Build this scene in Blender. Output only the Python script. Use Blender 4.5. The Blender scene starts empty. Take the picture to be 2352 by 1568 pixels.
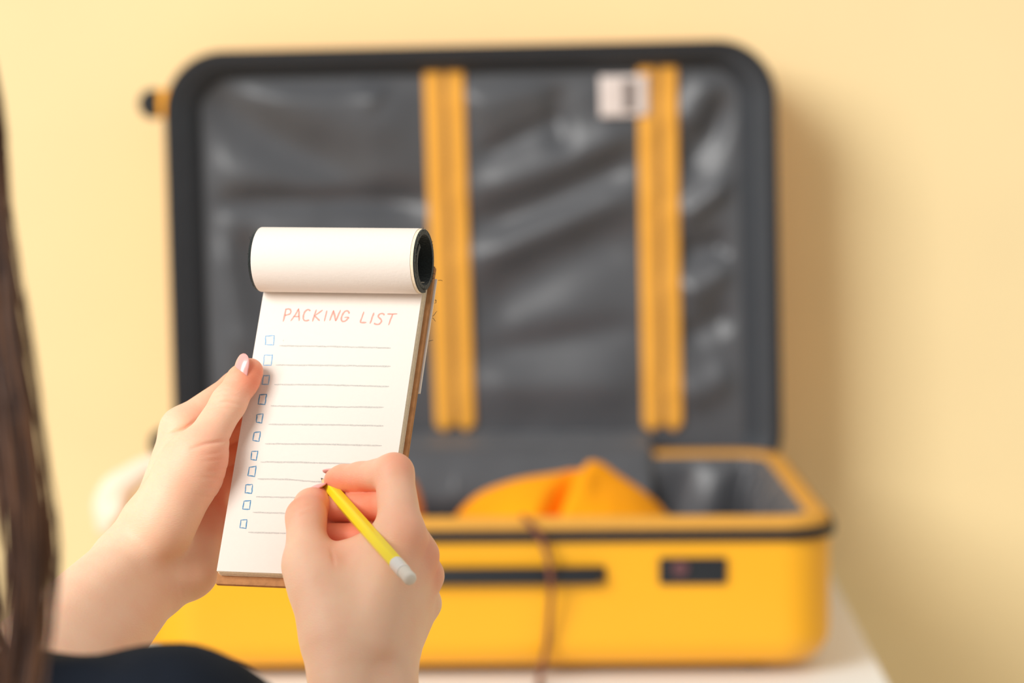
import bpy, bmesh, math, random
import numpy as np
from mathutils import Vector, Matrix

random.seed(7)
rng = np.random.default_rng(7)
scene = bpy.context.scene
COL = scene.collection
R = math.radians

# ------------------------------------------------------------------ camera
FPX = 7840.0                       # 120 mm lens on a 36 mm sensor, 2352 px wide
PITCH = R(6.2)
CAM = np.array([0.0, 0.0, 1.633])
FWD = np.array([0.0, math.cos(PITCH), -math.sin(PITCH)])
RIGHT = np.array([1.0, 0.0, 0.0])
UPV = np.array([0.0, math.sin(PITCH), math.cos(PITCH)])
D0 = 1.88                          # distance of the notepad
cam_data = bpy.data.cameras.new('camera')
cam_data.lens = 120.0
cam_data.sensor_width = 36.0
cam_data.clip_start = 0.05
cam_data.dof.use_dof = True
cam_data.dof.focus_distance = 1.87
cam_data.dof.aperture_fstop = 6.4
cam = bpy.data.objects.new('camera', cam_data)
COL.objects.link(cam)
cam.location = CAM
cam.rotation_euler = (math.pi / 2 - PITCH, 0, 0)
scene.camera = cam

# ------------------------------------------------------------------ light
world = bpy.data.worlds.new('world')
scene.world = world
world.use_nodes = True
bg = world.node_tree.nodes['Background']
bg.inputs[0].default_value = (1.0, 0.97, 0.90, 1)
bg.inputs[1].default_value = 0.54

def area(name, loc, target, size, power, color):
    d = bpy.data.lights.new(name, 'AREA')
    d.shape = 'RECTANGLE'; d.size = size[0]; d.size_y = size[1]
    d.energy = power; d.color = color
    o = bpy.data.objects.new(name, d)
    COL.objects.link(o)
    o.location = loc
    o.rotation_euler = (Vector(target) - Vector(loc)).to_track_quat('-Z', 'Y').to_euler()
    return o
area('window_daylight', (-7.2, -5.4, 7.0), (-0.1, 3.2, 1.2), (6.0, 6.0), 1600, (1.0, 0.985, 0.95))

scene.view_settings.view_transform = 'Standard'
scene.view_settings.look = 'None'
scene.view_settings.gamma = 1.0
scene.view_settings.use_curve_mapping = False
scene.view_settings.exposure = 0.0

# ------------------------------------------------------------------ helpers
def W(px, py, D):
    """photo pixel at view depth D -> world point"""
    return CAM + FWD * D + RIGHT * ((px - 1176) / FPX * D) - UPV * ((py - 784) / FPX * D)

def H(px, py, dz):
    """photo pixel with a depth offset in mm from the notepad's distance"""
    return W(px, py, D0 + dz / 1000.0)

def lin(c):
    return tuple(((v / 255.0 + 0.055) / 1.055) ** 2.4 if v > 10 else v / 255.0 / 12.92 for v in c)

def tag(o, label=None, cat=None, group=None, kind=None):
    if label: o['label'] = label
    if cat: o['category'] = cat
    if group: o['group'] = group
    if kind: o['kind'] = kind
    return o

def empty(name, loc=(0, 0, 0), rot=(0, 0, 0), parent=None):
    o = bpy.data.objects.new(name, None)
    o.empty_display_size = 0.05
    COL.objects.link(o)
    o.location = loc; o.rotation_euler = rot
    if parent: o.parent = parent
    return o

def mesh_obj(name, verts, faces, mat, parent=None, smooth=True, mats=None, fmat=None):
    me = bpy.data.meshes.new(name)
    if isinstance(verts, np.ndarray): verts = verts.tolist()
    if isinstance(faces, np.ndarray): faces = faces.tolist()
    me.from_pydata(verts, [], faces)
    me.update()
    if mats:
        for m in mats: me.materials.append(m)
        if fmat is not None: me.polygons.foreach_set('material_index', fmat)
    elif mat: me.materials.append(mat)
    if smooth: me.polygons.foreach_set('use_smooth', [True] * len(me.polygons))
    o = bpy.data.objects.new(name, me)
    COL.objects.link(o)
    if parent: o.parent = parent
    return o

def fix_normals(o):
    bm = bmesh.new(); bm.from_mesh(o.data)
    bmesh.ops.recalc_face_normals(bm, faces=bm.faces)
    bm.to_mesh(o.data); bm.free()
    return o

def autosmooth(o, deg=35):
    me = o.data
    bm = bmesh.new(); bm.from_mesh(me)
    bmesh.ops.recalc_face_normals(bm, faces=bm.faces)
    for e in bm.edges:
        e.smooth = not (len(e.link_faces) == 2 and e.calc_face_angle(0) > R(deg))
    for f in bm.faces: f.smooth = True
    bm.to_mesh(me); bm.free()
    return o

def bevel_box(name, size, mat, parent=None, loc=(0, 0, 0), rot=(0, 0, 0), bev=0.003, seg=3):
    bm = bmesh.new()
    bmesh.ops.create_cube(bm, size=1)
    bmesh.ops.scale(bm, vec=size, verts=bm.verts)
    if bev > 0:
        bmesh.ops.bevel(bm, geom=bm.edges[:], offset=bev, segments=seg, profile=0.6, affect='EDGES')
    me = bpy.data.meshes.new(name); bm.to_mesh(me); bm.free()
    me.materials.append(mat)
    o = bpy.data.objects.new(name, me); COL.objects.link(o)
    o.location = loc; o.rotation_euler = rot
    if parent: o.parent = parent
    return autosmooth(o)

def rr_loop(hx, hy, r, n=8):
    """rounded rectangle, counter-clockwise"""
    pts = []
    r = min(r, hx, hy)
    for cx, cy, a0 in ((hx - r, hy - r, 0), (-hx + r, hy - r, 90), (-hx + r, -hy + r, 180), (hx - r, -hy + r, 270)):
        for i in range(n + 1):
            a = R(a0 + 90 * i / n)
            pts.append((cx + r * math.cos(a), cy + r * math.sin(a)))
    return pts

def loft(loops, cap0=True, cap1=True):
    """loops: lists of equal length of 3D points"""
    n = len(loops[0]); verts = [p for L in loops for p in L]; faces = []
    for k in range(len(loops) - 1):
        for i in range(n):
            j = (i + 1) % n
            faces.append((k * n + i, k * n + j, (k + 1) * n + j, (k + 1) * n + i))
    if cap0: faces.append(tuple(range(n - 1, -1, -1)))
    if cap1: faces.append(tuple((len(loops) - 1) * n + i for i in range(n)))
    return verts, faces

def tube(path, radii, n=8, cap=True):
    """circular tube along a 3D polyline"""
    P = [Vector(p) for p in path]
    if not hasattr(radii, '__len__'): radii = [radii] * len(P)
    loops = []; prev = None
    for i, p in enumerate(P):
        t = (P[min(i + 1, len(P) - 1)] - P[max(i - 1, 0)]).normalized()
        if prev is None:
            ref = Vector((0, 0, 1)) if abs(t.z) < 0.9 else Vector((1, 0, 0))
            a = t.cross(ref).normalized()
        else:
            a = (prev - t * prev.dot(t)).normalized()
        prev = a; b = t.cross(a)
        loops.append([tuple(p + (a * math.cos(2 * math.pi * k / n) + b * math.sin(2 * math.pi * k / n)) * radii[i]) for k in range(n)])
    return loft(loops, cap, cap)

class MB:
    def __init__(self): self.v = []; self.f = []
    def add(self, vf):
        o = len(self.v); self.v += [tuple(p) for p in vf[0]]; self.f += [tuple(i + o for i in f) for f in vf[1]]
        return self
    def build(self, name, mat, parent=None, smooth=True):
        return mesh_obj(name, self.v, self.f, mat, parent, smooth)

def smoothstep(a, b, x):
    t = np.clip((x - a) / (b - a), 0, 1)
    return t * t * (3 - 2 * t)

# value noise on numpy arrays
_perm = rng.random((64, 64, 64)).astype(np.float32)
def vnoise(p):
    i = np.floor(p).astype(int); f = p - i; f = f * f * (3 - 2 * f)
    def g(dx, dy, dz): return _perm[(i[..., 0] + dx) & 63, (i[..., 1] + dy) & 63, (i[..., 2] + dz) & 63]
    fx, fy, fz = f[..., 0], f[..., 1], f[..., 2]
    x00 = g(0,0,0)*(1-fx)+g(1,0,0)*fx; x10 = g(0,1,0)*(1-fx)+g(1,1,0)*fx
    x01 = g(0,0,1)*(1-fx)+g(1,0,1)*fx; x11 = g(0,1,1)*(1-fx)+g(1,1,1)*fx
    return ((x00*(1-fy)+x10*fy)*(1-fz)+(x01*(1-fy)+x11*fy)*fz) * 2 - 1

# ------------------------------------------------------------------ materials
def new_mat(name):
    m = bpy.data.materials.new(name); m.use_nodes = True
    nt = m.node_tree; b = nt.nodes['Principled BSDF']
    return m, nt, b

def simple_mat(name, rgb, rough=0.5, noise=0.0, nscale=40, bump=0.0, bscale=200, metallic=0.0, sheen=0.0, coat=0.0, spec=0.5, detail=3):
    m, nt, b = new_mat(name)
    b.inputs['Roughness'].default_value = rough
    b.inputs['Metallic'].default_value = metallic
    b.inputs['Specular IOR Level'].default_value = spec
    if sheen: b.inputs['Sheen Weight'].default_value = sheen
    if coat:
        b.inputs['Coat Weight'].default_value = coat; b.inputs['Coat Roughness'].default_value = 0.15
    tc = nt.nodes.new('ShaderNodeTexCoord')
    c = lin(rgb)
    if noise:
        n = nt.nodes.new('ShaderNodeTexNoise'); n.inputs['Scale'].default_value = nscale; n.inputs['Detail'].default_value = detail
        nt.links.new(tc.outputs['Object'], n.inputs['Vector'])
        r = nt.nodes.new('ShaderNodeValToRGB')
        r.color_ramp.elements[0].position = 0.3; r.color_ramp.elements[1].position = 0.7
        r.color_ramp.elements[0].color = tuple(v * (1 - noise) for v in c) + (1,)
        r.color_ramp.elements[1].color = tuple(min(1, v * (1 + noise)) for v in c) + (1,)
        nt.links.new(n.outputs['Fac'], r.inputs['Fac'])
        nt.links.new(r.outputs['Color'], b.inputs['Base Color'])
    else:
        b.inputs['Base Color'].default_value = c + (1,)
    if bump:
        n2 = nt.nodes.new('ShaderNodeTexNoise'); n2.inputs['Scale'].default_value = bscale; n2.inputs['Detail'].default_value = 3
        nt.links.new(tc.outputs['Object'], n2.inputs['Vector'])
        bp = nt.nodes.new('ShaderNodeBump'); bp.inputs['Strength'].default_value = bump; bp.inputs['Distance'].default_value = 0.001
        nt.links.new(n2.outputs['Fac'], bp.inputs['Height'])
        nt.links.new(bp.outputs['Normal'], b.inputs['Normal'])
    return m

M = {}
M['wall'] = simple_mat('wall_paint', (243, 222, 173), 0.85, 0.015, 6, 0.05, 300, spec=0.2)
M['floor'] = simple_mat('floor_wood', (196, 172, 138), 0.5, 0.15, 8)
M['table'] = simple_mat('white_lacquer', (242, 244, 246), 0.45, 0.01, 10)
M['yellow_shell'] = simple_mat('yellow_shell', (248, 176, 20), 0.42, 0.015, 12, 0.03, 500, coat=0.15)
M['rim_fabric'] = simple_mat('mustard_tape', (222, 160, 62), 0.8, 0.08, 300, 0.2, 1500)
M['black_plastic'] = simple_mat('black_plastic', (22, 27, 34), 0.45, 0.05, 60)
M['zip_black'] = simple_mat('black_zip', (20, 22, 28), 0.55, 0.1, 400, 0.2, 900)
M['lock_red'] = simple_mat('lock_red', (100, 62, 66), 0.4)
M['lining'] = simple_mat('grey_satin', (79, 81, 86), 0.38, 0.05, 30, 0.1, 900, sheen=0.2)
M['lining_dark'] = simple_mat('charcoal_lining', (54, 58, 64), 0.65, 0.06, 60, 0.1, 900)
M['zip_tape'] = simple_mat('yellow_zip_tape', (238, 170, 62), 0.75, 0.05, 200, 0.2, 1200)
M['zip_teeth'] = simple_mat('zip_teeth', (168, 122, 62), 0.6, 0.1, 400)
M['label_white'] = simple_mat('label_white', (228, 214, 208), 0.7, 0.02, 100)
M['label_grey'] = simple_mat('label_print', (128, 116, 112), 0.7)
M['orange_cloth'] = simple_mat('orange_cloth', (255, 164, 14), 0.85, 0.04, 30, 0.2, 800, spec=0.2)
M['rust_cloth'] = simple_mat('rust_cloth', (232, 150, 72), 0.8, 0.06, 30, 0.2, 800)
M['cream_cloth'] = simple_mat('cream_cloth', (246, 226, 206), 0.85, 0.03, 30, 0.2, 600)
M['grey_cloth'] = simple_mat('grey_cloth', (150, 143, 142), 0.7, 0.04, 30, 0.2, 600)
M['cord'] = simple_mat('brown_leather', (120, 66, 44), 0.6, 0.1, 80)
M['paper'] = simple_mat('paper', (240, 230, 221), 0.85, 0.006, 300, 0.12, 700, spec=0.2)
M['page_edge'] = simple_mat('page_edges', (246, 230, 204), 0.85, 0.08, 900)
M['board'] = simple_mat('brown_board', (184, 132, 88), 0.85, 0.12, 250, 0.6, 350, spec=0.2)
M['cover'] = simple_mat('dark_felt', (26, 34, 34), 0.9, 0.35, 900, 0.7, 900, sheen=0.25)
M['fray'] = simple_mat('frayed_fibre', (78, 86, 80), 0.9, 0.2, 900)
M['ink_red'] = simple_mat('red_pencil', (247, 167, 155), 0.9, 0.08, 2500)
M['ink_blue'] = simple_mat('blue_pencil', (92, 150, 190), 0.9, 0.30, 1800)
M['ink_blue_pale'] = simple_mat('pale_blue_pencil', (148, 190, 222), 0.9, 0.20, 1800)
M['ink_grey'] = simple_mat('graphite', (203, 198, 192), 0.9, 0.25, 2500)
M['pencil'] = simple_mat('pencil_paint', (255, 230, 36), 0.3, 0.01, 50, coat=0.3)
M['ferrule'] = simple_mat('silver_ferrule', (244, 242, 238), 0.3, 0.0, metallic=0.25)
M['eraser'] = simple_mat('white_eraser', (240, 232, 220), 0.8, 0.03, 200)
M['wood_tip'] = simple_mat('pencil_wood', (236, 200, 150), 0.7, 0.06, 500)
M['lead'] = simple_mat('pencil_lead', (70, 66, 64), 0.4)
M['nail'] = simple_mat('pink_nail', (242, 172, 166), 0.22, 0.01, 100, coat=0.3)
M['shirt'] = simple_mat('navy_jersey', (23, 29, 40), 0.9, 0.1, 60, 0.3, 900, spec=0.2)
M['trousers'] = simple_mat('dark_denim', (40, 44, 58), 0.85, 0.1, 200, 0.3, 900)
M['shoe'] = simple_mat('white_canvas', (225, 220, 212), 0.8, 0.05, 100)
M['eye'] = simple_mat('eye_white', (235, 230, 225), 0.2)
M['iris'] = simple_mat('brown_iris', (60, 38, 26), 0.15)

def hair_mat():
    m, nt, b = new_mat('brown_hair')
    b.inputs['Roughness'].default_value = 0.42
    at = nt.nodes.new('ShaderNodeAttribute'); at.attribute_name = 'tone'
    r = nt.nodes.new('ShaderNodeValToRGB')
    r.color_ramp.elements[0].color = lin((52, 34, 30)) + (1,)
    r.color_ramp.elements[1].color = lin((128, 84, 52)) + (1,)
    nt.links.new(at.outputs['Fac'], r.inputs['Fac'])
    nt.links.new(r.outputs['Color'], b.inputs['Base Color'])
    return m
M['hair'] = hair_mat()

def skin_mat():
    m, nt, b = new_mat('skin')
    tc = nt.nodes.new('ShaderNodeTexCoord')
    at = nt.nodes.new('ShaderNodeAttribute'); at.attribute_name = 'red'
    n = nt.nodes.new('ShaderNodeTexNoise'); n.inputs['Scale'].default_value = 55; n.inputs['Detail'].default_value = 4
    nt.links.new(tc.outputs['Object'], n.inputs['Vector'])
    mx = nt.nodes.new('ShaderNodeMix'); mx.data_type = 'RGBA'
    mx.inputs['A'].default_value = lin((251, 206, 176)) + (1,)
    mx.inputs['B'].default_value = lin((243, 151, 118)) + (1,)
    ad = nt.nodes.new('ShaderNodeMath'); ad.operation = 'MULTIPLY_ADD'
    nt.links.new(n.outputs['Fac'], ad.inputs[0]); ad.inputs[1].default_value = 0.5; ad.inputs[2].default_value = -0.2
    ad2 = nt.nodes.new('ShaderNodeMath'); ad2.operation = 'ADD'; ad2.use_clamp = True
    nt.links.new(ad.outputs[0], ad2.inputs[0]); nt.links.new(at.outputs['Fac'], ad2.inputs[1])
    nt.links.new(ad2.outputs[0], mx.inputs['Factor'])
    nt.links.new(mx.outputs['Result'], b.inputs['Base Color'])
    b.inputs['Roughness'].default_value = 0.52
    b.inputs['Specular IOR Level'].default_value = 0.35
    b.inputs['Subsurface Weight'].default_value = 0.5
    b.inputs['Subsurface Radius'].default_value = (1.0, 0.35, 0.18)
    b.inputs['Subsurface Scale'].default_value = 0.007
    # fine skin relief
    mp = nt.nodes.new('ShaderNodeMapping'); mp.inputs['Scale'].default_value = (600, 600, 1500)
    nt.links.new(tc.outputs['Object'], mp.inputs['Vector'])
    n2 = nt.nodes.new('ShaderNodeTexNoise'); n2.inputs['Scale'].default_value = 1.0; n2.inputs['Detail'].default_value = 4
    nt.links.new(mp.outputs['Vector'], n2.inputs['Vector'])
    bp = nt.nodes.new('ShaderNodeBump'); bp.inputs['Strength'].default_value = 0.3; bp.inputs['Distance'].default_value = 0.0006
    nt.links.new(n2.outputs['Fac'], bp.inputs['Height'])
    nt.links.new(bp.outputs['Normal'], b.inputs['Normal'])
    return m
M['skin'] = skin_mat()

# ------------------------------------------------------------------ room
TZ = 0.926                           # table top height
WALL_Y = 4.06
def slab(name, lo, hi, mat, label=None):
    c = [(a + b) / 2 for a, b in zip(lo, hi)]; s = [b - a for a, b in zip(lo, hi)]
    o = bevel_box(name, s, mat, None, c, bev=0)
    o['kind'] = 'structure'
    if label: o['label'] = label
    return o
slab('wall_back', (-3.5, WALL_Y, 0), (3.5, WALL_Y + 0.12, 2.9), M['wall'], 'plain pale yellow painted wall behind the suitcase')
slab('floor', (-3.5, -1.0, -0.1), (3.5, WALL_Y + 0.12, 0), M['floor'], 'light brown floor of the room')
slab('baseboard_back', (-3.5, WALL_Y - 0.015, 0), (3.5, WALL_Y, 0.09), M['table'], 'white baseboard along the yellow wall')

# ------------------------------------------------------------------ table
TX0, TX1, TY0, TY1 = -0.385, 0.376, 2.98, WALL_Y - 0.004
tb = empty('white_table', ((TX0 + TX1) / 2, (TY0 + TY1) / 2, 0))
tag(tb, 'white lacquered table standing against the yellow wall under the suitcase', 'table')
tw, td = TX1 - TX0, TY1 - TY0
bevel_box('tabletop', (tw, td, 0.03), M['table'], tb, (0, 0, TZ - 0.015), bev=0.003)
for sx in (-1, 1):
    for sy in (-1, 1):
        bevel_box('leg', (0.045, 0.045, TZ - 0.03), M['table'], tb, (sx * (tw / 2 - 0.03), sy * (td / 2 - 0.03), (TZ - 0.03) / 2), bev=0.003)
for sy in (-1, 1):
    bevel_box('apron', (tw - 0.105, 0.02, 0.07), M['table'], tb, (0, sy * (td / 2 - 0.03), TZ - 0.066), bev=0.002)
for sx in (-1, 1):
    bevel_box('apron', (0.02, td - 0.105, 0.07), M['table'], tb, (sx * (tw / 2 - 0.03), 0, TZ - 0.066), bev=0.002)

# ------------------------------------------------------------------ suitcase
SC_Y = 3.612; BH = 0.1530; HX, HY = 0.344, 0.252; RC = 0.055
sc = empty('suitcase', (-0.028, SC_Y, TZ + 0.0102), (0, 0, R(2.0)))
tag(sc, 'open yellow hard-shell suitcase with grey lining lying on the white table', 'suitcase')

def ring_at(hx, hy, r, z, n=10):
    return [(x, y, z) for x, y in rr_loop(hx, hy, r, n)]

def shell_loops(hx, hy, depth, rb, rc, th, n=10):
    """tub: outside from the closed side up to the mouth, then down inside"""
    L = []
    for k in range(9):
        a = R(90 * k / 8)
        ins = rb * (1 - math.sin(a)); z = rb * (1 - math.cos(a))
        L.append(ring_at(hx - ins, hy - ins, max(0.012, rc - ins), z, n))
    for q in (0.4, 0.7, 0.97): L.append(ring_at(hx, hy, rc, rb + (depth - rb) * q, n))
    L.append(ring_at(hx - th * 0.3, hy - th * 0.3, rc, depth, n))
    L.append(ring_at(hx - th, hy - th, rc - th, depth, n))
    L.append(ring_at(hx - th, hy - th, rc - th, rb, n))
    L.append(ring_at(hx - rb, hy - rb, max(0.01, rc - rb), th, n))
    return L

def band(hx, hy, rc, z0, z1, out, inn, n=10):
    """closed band of rectangular section round the mouth"""
    a = [ring_at(hx + out, hy + out, rc + out, z0, n), ring_at(hx + out + 0.001, hy + out + 0.001, rc + out, (z0 + z1) / 2, n), ring_at(hx + out, hy + out, rc + out, z1, n),
         ring_at(hx - inn, hy - inn, rc - inn, z1, n), ring_at(hx - inn, hy - inn, rc - inn, z0, n)]
    v, f = loft(a + [a[0]], False, False)
    return v, f

ZT = 0.1330
v, f = loft(shell_loops(HX, HY, ZT, 0.034, RC, 0.003)); autosmooth(mesh_obj('base_shell', v, f, M['yellow_shell'], sc), 50)
v, f = band(HX, HY, RC, ZT - 0.0020, ZT + 0.0100, 0.0045, 0.004); autosmooth(mesh_obj('zip_band', v, f, M['zip_black'], sc), 50)
# mustard tape above the zip, leaning in
a = [ring_at(HX, HY, RC, ZT + 0.0100), ring_at(HX - 0.002, HY - 0.002, RC, BH - 0.003), ring_at(HX - 0.006, HY - 0.006, RC - .006, BH),
     ring_at(HX - 0.020, HY - 0.027, RC - .018, BH - 0.001), ring_at(HX - 0.022, HY - 0.029, RC - .02, BH - 0.005), ring_at(HX - 0.005, HY - 0.005, RC - .005, ZT + 0.0100)]
v, f = loft(a + [a[0]], False, False); autosmooth(mesh_obj('rim_tape', v, f, M['rim_fabric'], sc), 50)
# inner lining of the base: wrinkled tub
def lining_tub():
    loops = []
    zs = [BH - 0.005, BH - 0.012, BH - 0.022, 0.115, 0.095, 0.07, 0.05, 0.03, 0.018, 0.012]
    for k, z in enumerate(zs):
        ins = 0.022 + (0.006 if k else 0) + max(0, 0.03 - z) * 0.6
        pts = rr_loop(HX - ins, HY - ins - 0.006, RC - 0.02, 26)
        # straight sides need more points for the pleats
        dense_ = []
        for p, q in zip(pts, pts[1:] + pts[:1]):
            m_ = max(1, int(math.hypot(q[0] - p[0], q[1] - p[1]) / 0.006)) if math.hypot(q[0] - p[0], q[1] - p[1]) > 0.05 else 1
            for t in range(m_): dense_.append((p[0] + (q[0] - p[0]) * t / m_, p[1] + (q[1] - p[1]) * t / m_))
        if k == 0: cnt = len(dense_)
        L = []; N_ = len(dense_)
        for i in range(cnt):
            x, y = dense_[int(i * N_ / cnt)]
            u = i / cnt * 2 * math.pi
            w = 0.011 * (1 + math.sin(u * 31 + 1.3 * math.sin(u * 7) + z * 12)) * min(1, k / 3.0)
            r_ = math.hypot(x / HX, y / HY)
            x -= w * (x / HX) / r_; y -= w * (y / HY) / r_
            L.append((x, y, z))
        loops.append(L)
    return loft(loops, False, True)
v, f = lining_tub(); mesh_obj('base_lining', v, f, M['lining'], sc)
# carry handle on the long front side
fy = -HY
hb = MB()
L = []
for xx, q in ((-0.118, 0.2), (-0.1155, 0.7), (-0.109, 1.0), (0.101, 1.0), (0.1075, 0.7), (0.110, 0.2)):
    L.append([(xx, fy - 0.007 + p[0] * q, 0.0978 + p[1] * q) for p in rr_loop(0.008, 0.0088, 0.005, 4)])
v, f = loft(L); h = autosmooth(mesh_obj('carry_handle', v, f, M['black_plastic'], sc), 50)
for sx in (-1, 1):
    bevel_box('handle_mount', (0.03, 0.006, 0.017), M['black_plastic'], h, (sx * 0.098, fy - 0.0005, 0.0978), bev=0.002)
lk = bevel_box('lock_plate', (0.068, 0.008, 0.027), M['black_plastic'], sc, (0.200, fy - 0.0005, 0.1008), bev=0.003)
bm = bmesh.new(); bmesh.ops.create_cone(bm, cap_ends=True, segments=24, radius1=0.0085, radius2=0.0078, depth=0.004)
me = bpy.data.meshes.new('lock_button'); bm.to_mesh(me); bm.free(); me.materials.append(M['lock_red'])
lb = bpy.data.objects.new('lock_button', me); COL.objects.link(lb); lb.parent = lk; lb.location = (-0.013, -0.005, 0.003); lb.rotation_euler = (R(90), 0, 0); autosmooth(lb)
# brown cord hanging from the zip over the front
path = [(0.030, fy + 0.004, BH + 0.003), (0.036, fy - 0.004, BH - 0.002), (0.048, fy - 0.010, 0.137), (0.055, fy - 0.0185, 0.115), (0.057, fy - 0.022, 0.0978), (0.0575, fy - 0.0185, 0.080), (0.054, fy - 0.008, 0.03), (0.050, fy - 0.006, 0.008), (0.046, fy - 0.010, -0.0070), (0.044, fy - 0.045, -0.0070)]
pp = []
for i in range(len(path) - 1):
    for q in range(4): pp.append(tuple(np.array(path[i]) * (1 - q / 4) + np.array(path[i + 1]) * q / 4))
pp.append(path[-1])
v, f = tube(pp, 0.0029, 8); mesh_obj('zip_cord', v, f, M['cord'], sc)
# low feet under the case
for sx in (-1, 1):
    for sy in (-1, 1):
        v, f = loft([[(r * math.cos(2*math.pi*k/20), r * math.sin(2*math.pi*k/20), z) for k in range(20)] for z, r in ((-0.0100, 0.009), (-0.007, 0.011), (0.001, 0.012))])
        ft = autosmooth(mesh_obj('foot', v, f, M['black_plastic'], sc), 40); ft.location = (sx * (HX - 0.075), sy * (HY - 0.07), 0)
# wheels on the left end
def wheel(parent, pos, axis_vertical):
    hs = bevel_box('wheel', (0.020, 0.034, 0.034), M['yellow_shell'], parent, pos, bev=0.006)
    hs.name = 'wheel_housing'
    vv = []
    loops = []
    n = 28
    for (hw, r) in ((-0.012, 0.010), (-0.012, 0.0145), (-0.009, 0.0175), (0.009, 0.0175), (0.012, 0.0145), (0.012, 0.010)):
        if axis_vertical: loops.append([(r * math.cos(2*math.pi*i/n), r * math.sin(2*math.pi*i/n), hw) for i in range(n)])
        else: loops.append([(r * math.cos(2*math.pi*i/n), hw, r * math.sin(2*math.pi*i/n)) for i in range(n)])
    v, f = loft(loops); w = autosmooth(mesh_obj('wheel', v, f, M['black_plastic'], hs), 40)
    w.location = (-0.016, 0, 0)
    return hs
wheel(sc, (-HX - 0.004, -HY + 0.055, 0.034), True)
wheel(sc, (-HX - 0.004, HY - 0.075, 0.034), True)

# ---- lid, standing behind the base and leaning on the wall
LH = 0.515; LHX = 0.347; LHY = LH / 2; LD = 0.128
lid = empty('lid', (0.001, HY + 0.018, 0.0953), (R(-1.5), R(-1.25), R(-0.6)), sc)
def LQ(pts):        # tub coordinates (x, height, depth from the closed side) -> lid coordinates
    return [(x, LD - z, y + LHY) for x, y, z in pts]
def lloft(loops, *a): return loft([LQ(L) for L in loops], *a)
v, f = lloft(shell_loops(LHX, LHY, LD - 0.008, 0.034, RC + 0.012, 0.003)); autosmooth(mesh_obj('lid_shell', v, f, M['yellow_shell'], lid), 50)
v, f = band(LHX, LHY, RC + 0.012, LD - 0.009, LD, 0.0015, 0.008); v = LQ(v); autosmooth(mesh_obj('lid_zip_band', v, f, M['zip_black'], lid), 50)
# sloping inner side of the lid
PIN = 0.040; PDEP = 0.030
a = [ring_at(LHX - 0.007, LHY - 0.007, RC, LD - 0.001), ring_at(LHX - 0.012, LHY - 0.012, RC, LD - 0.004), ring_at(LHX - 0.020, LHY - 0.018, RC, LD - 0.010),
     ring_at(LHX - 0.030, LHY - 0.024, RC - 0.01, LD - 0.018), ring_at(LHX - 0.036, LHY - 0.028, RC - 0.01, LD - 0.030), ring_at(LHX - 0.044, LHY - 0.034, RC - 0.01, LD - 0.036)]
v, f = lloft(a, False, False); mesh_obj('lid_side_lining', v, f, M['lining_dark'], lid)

# wrinkled satin panel: height field in lid coordinates
PX, PZ0, PZ1 = LHX - 0.038, 0.030, LH - 0.030
def fold(x, z, x0, z0, x1, z1, w, h, bend=0.0):
    """a soft ridge along a segment"""
    dx, dz = x1 - x0, z1 - z0; L = math.hypot(dx, dz)
    t = ((x - x0) * dx + (z - z0) * dz) / (L * L)
    s = ((x - x0) * dz - (z - z0) * dx) / L - bend * np.sin(np.clip(t, 0, 1) * math.pi)
    return h * np.exp(-(s / w) ** 2) * smoothstep(-0.15, 0.2, t) * (1 - smoothstep(0.8, 1.15, t))
def lidpt(px, py):
    """photo pixel -> coordinates on the lid's panel"""
    s = 3.9 / FPX
    x = (px - 1092) * s; z = (1180 - py) * s
    return x + z * math.sin(R(1.25)) - 0.005, z - x * math.sin(R(1.25))
def panel_h(x, z):
    d = np.zeros_like(x)
    def F(x0, y0, x1, y1, w, h, b=0.0):
        nonlocal d
        a = lidpt(x0, y0); c = lidpt(x1, y1)
        d = d + fold(x, z, a[0], a[1], c[0], c[1], w, h, b)
    # left panel
    F(490, 250, 960, 520, 0.028, -0.014, 0.012); F(520, 230, 940, 330, 0.040, 0.011); F(480, 430, 930, 470, 0.030, 0.011)
    F(510, 500, 960, 500, 0.014, -0.012); F(480, 560, 900, 600, 0.03, 0.008); F(820, 210, 880, 260, 0.02, 0.008)
    F(500, 600, 560, 850, 0.02, 0.010); F(560, 560, 640, 800, 0.02, -0.009); F(500, 860, 900, 900, 0.03, 0.006)
    # middle panel: diagonals rising to the right
    F(1090, 480, 1460, 330, 0.020, 0.009, 0.004); F(1090, 560, 1460, 400, 0.020, -0.011, 0.006); F(1090, 640, 1460, 480, 0.02, 0.009)
    F(1090, 770, 1460, 580, 0.034, -0.013, -0.01); F(1090, 300, 1240, 200, 0.03, 0.009); F(1280, 240, 1290, 380, 0.014, -0.008)
    F(1090, 930, 1460, 930, 0.03, 0.009); F(1090, 860, 1460, 790, 0.02, -0.006); F(1100, 400, 1300, 300, 0.012, -0.007)
    # right panel
    F(1570, 430, 1690, 270, 0.020, -0.013); F(1570, 540, 1700, 440, 0.014, 0.012); F(1570, 620, 1680, 600, 0.016, -0.012); F(1580, 330, 1640, 210, 0.02, 0.009)
    F(1580, 720, 1690, 650, 0.016, 0.010); F(1580, 820, 1690, 760, 0.016, -0.010); F(1580, 960, 1690, 900, 0.02, 0.009)
    p = np.stack([x * 9 + z * 4, z * 9 - x * 5, np.zeros_like(x) + 3.3], -1)
    d = d + vnoise(p) * 0.0045 + vnoise(p * 2.3) * 0.0018
    ex = smoothstep(0, 0.03, PX - np.abs(x)); ez = smoothstep(0, 0.03, z - PZ0) * smoothstep(0, 0.03, PZ1 - z)
    d = d * ex * ez
    return PDEP - d           # lid y (depth behind the mouth)
nx, nz = 170, 130
gx, gz = np.meshgrid(np.linspace(-PX, PX, nx), np.linspace(PZ0, PZ1, nz))
gy = panel_h(gx, gz)
verts = np.stack([gx, gy, gz], -1).reshape(-1, 3)
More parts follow.
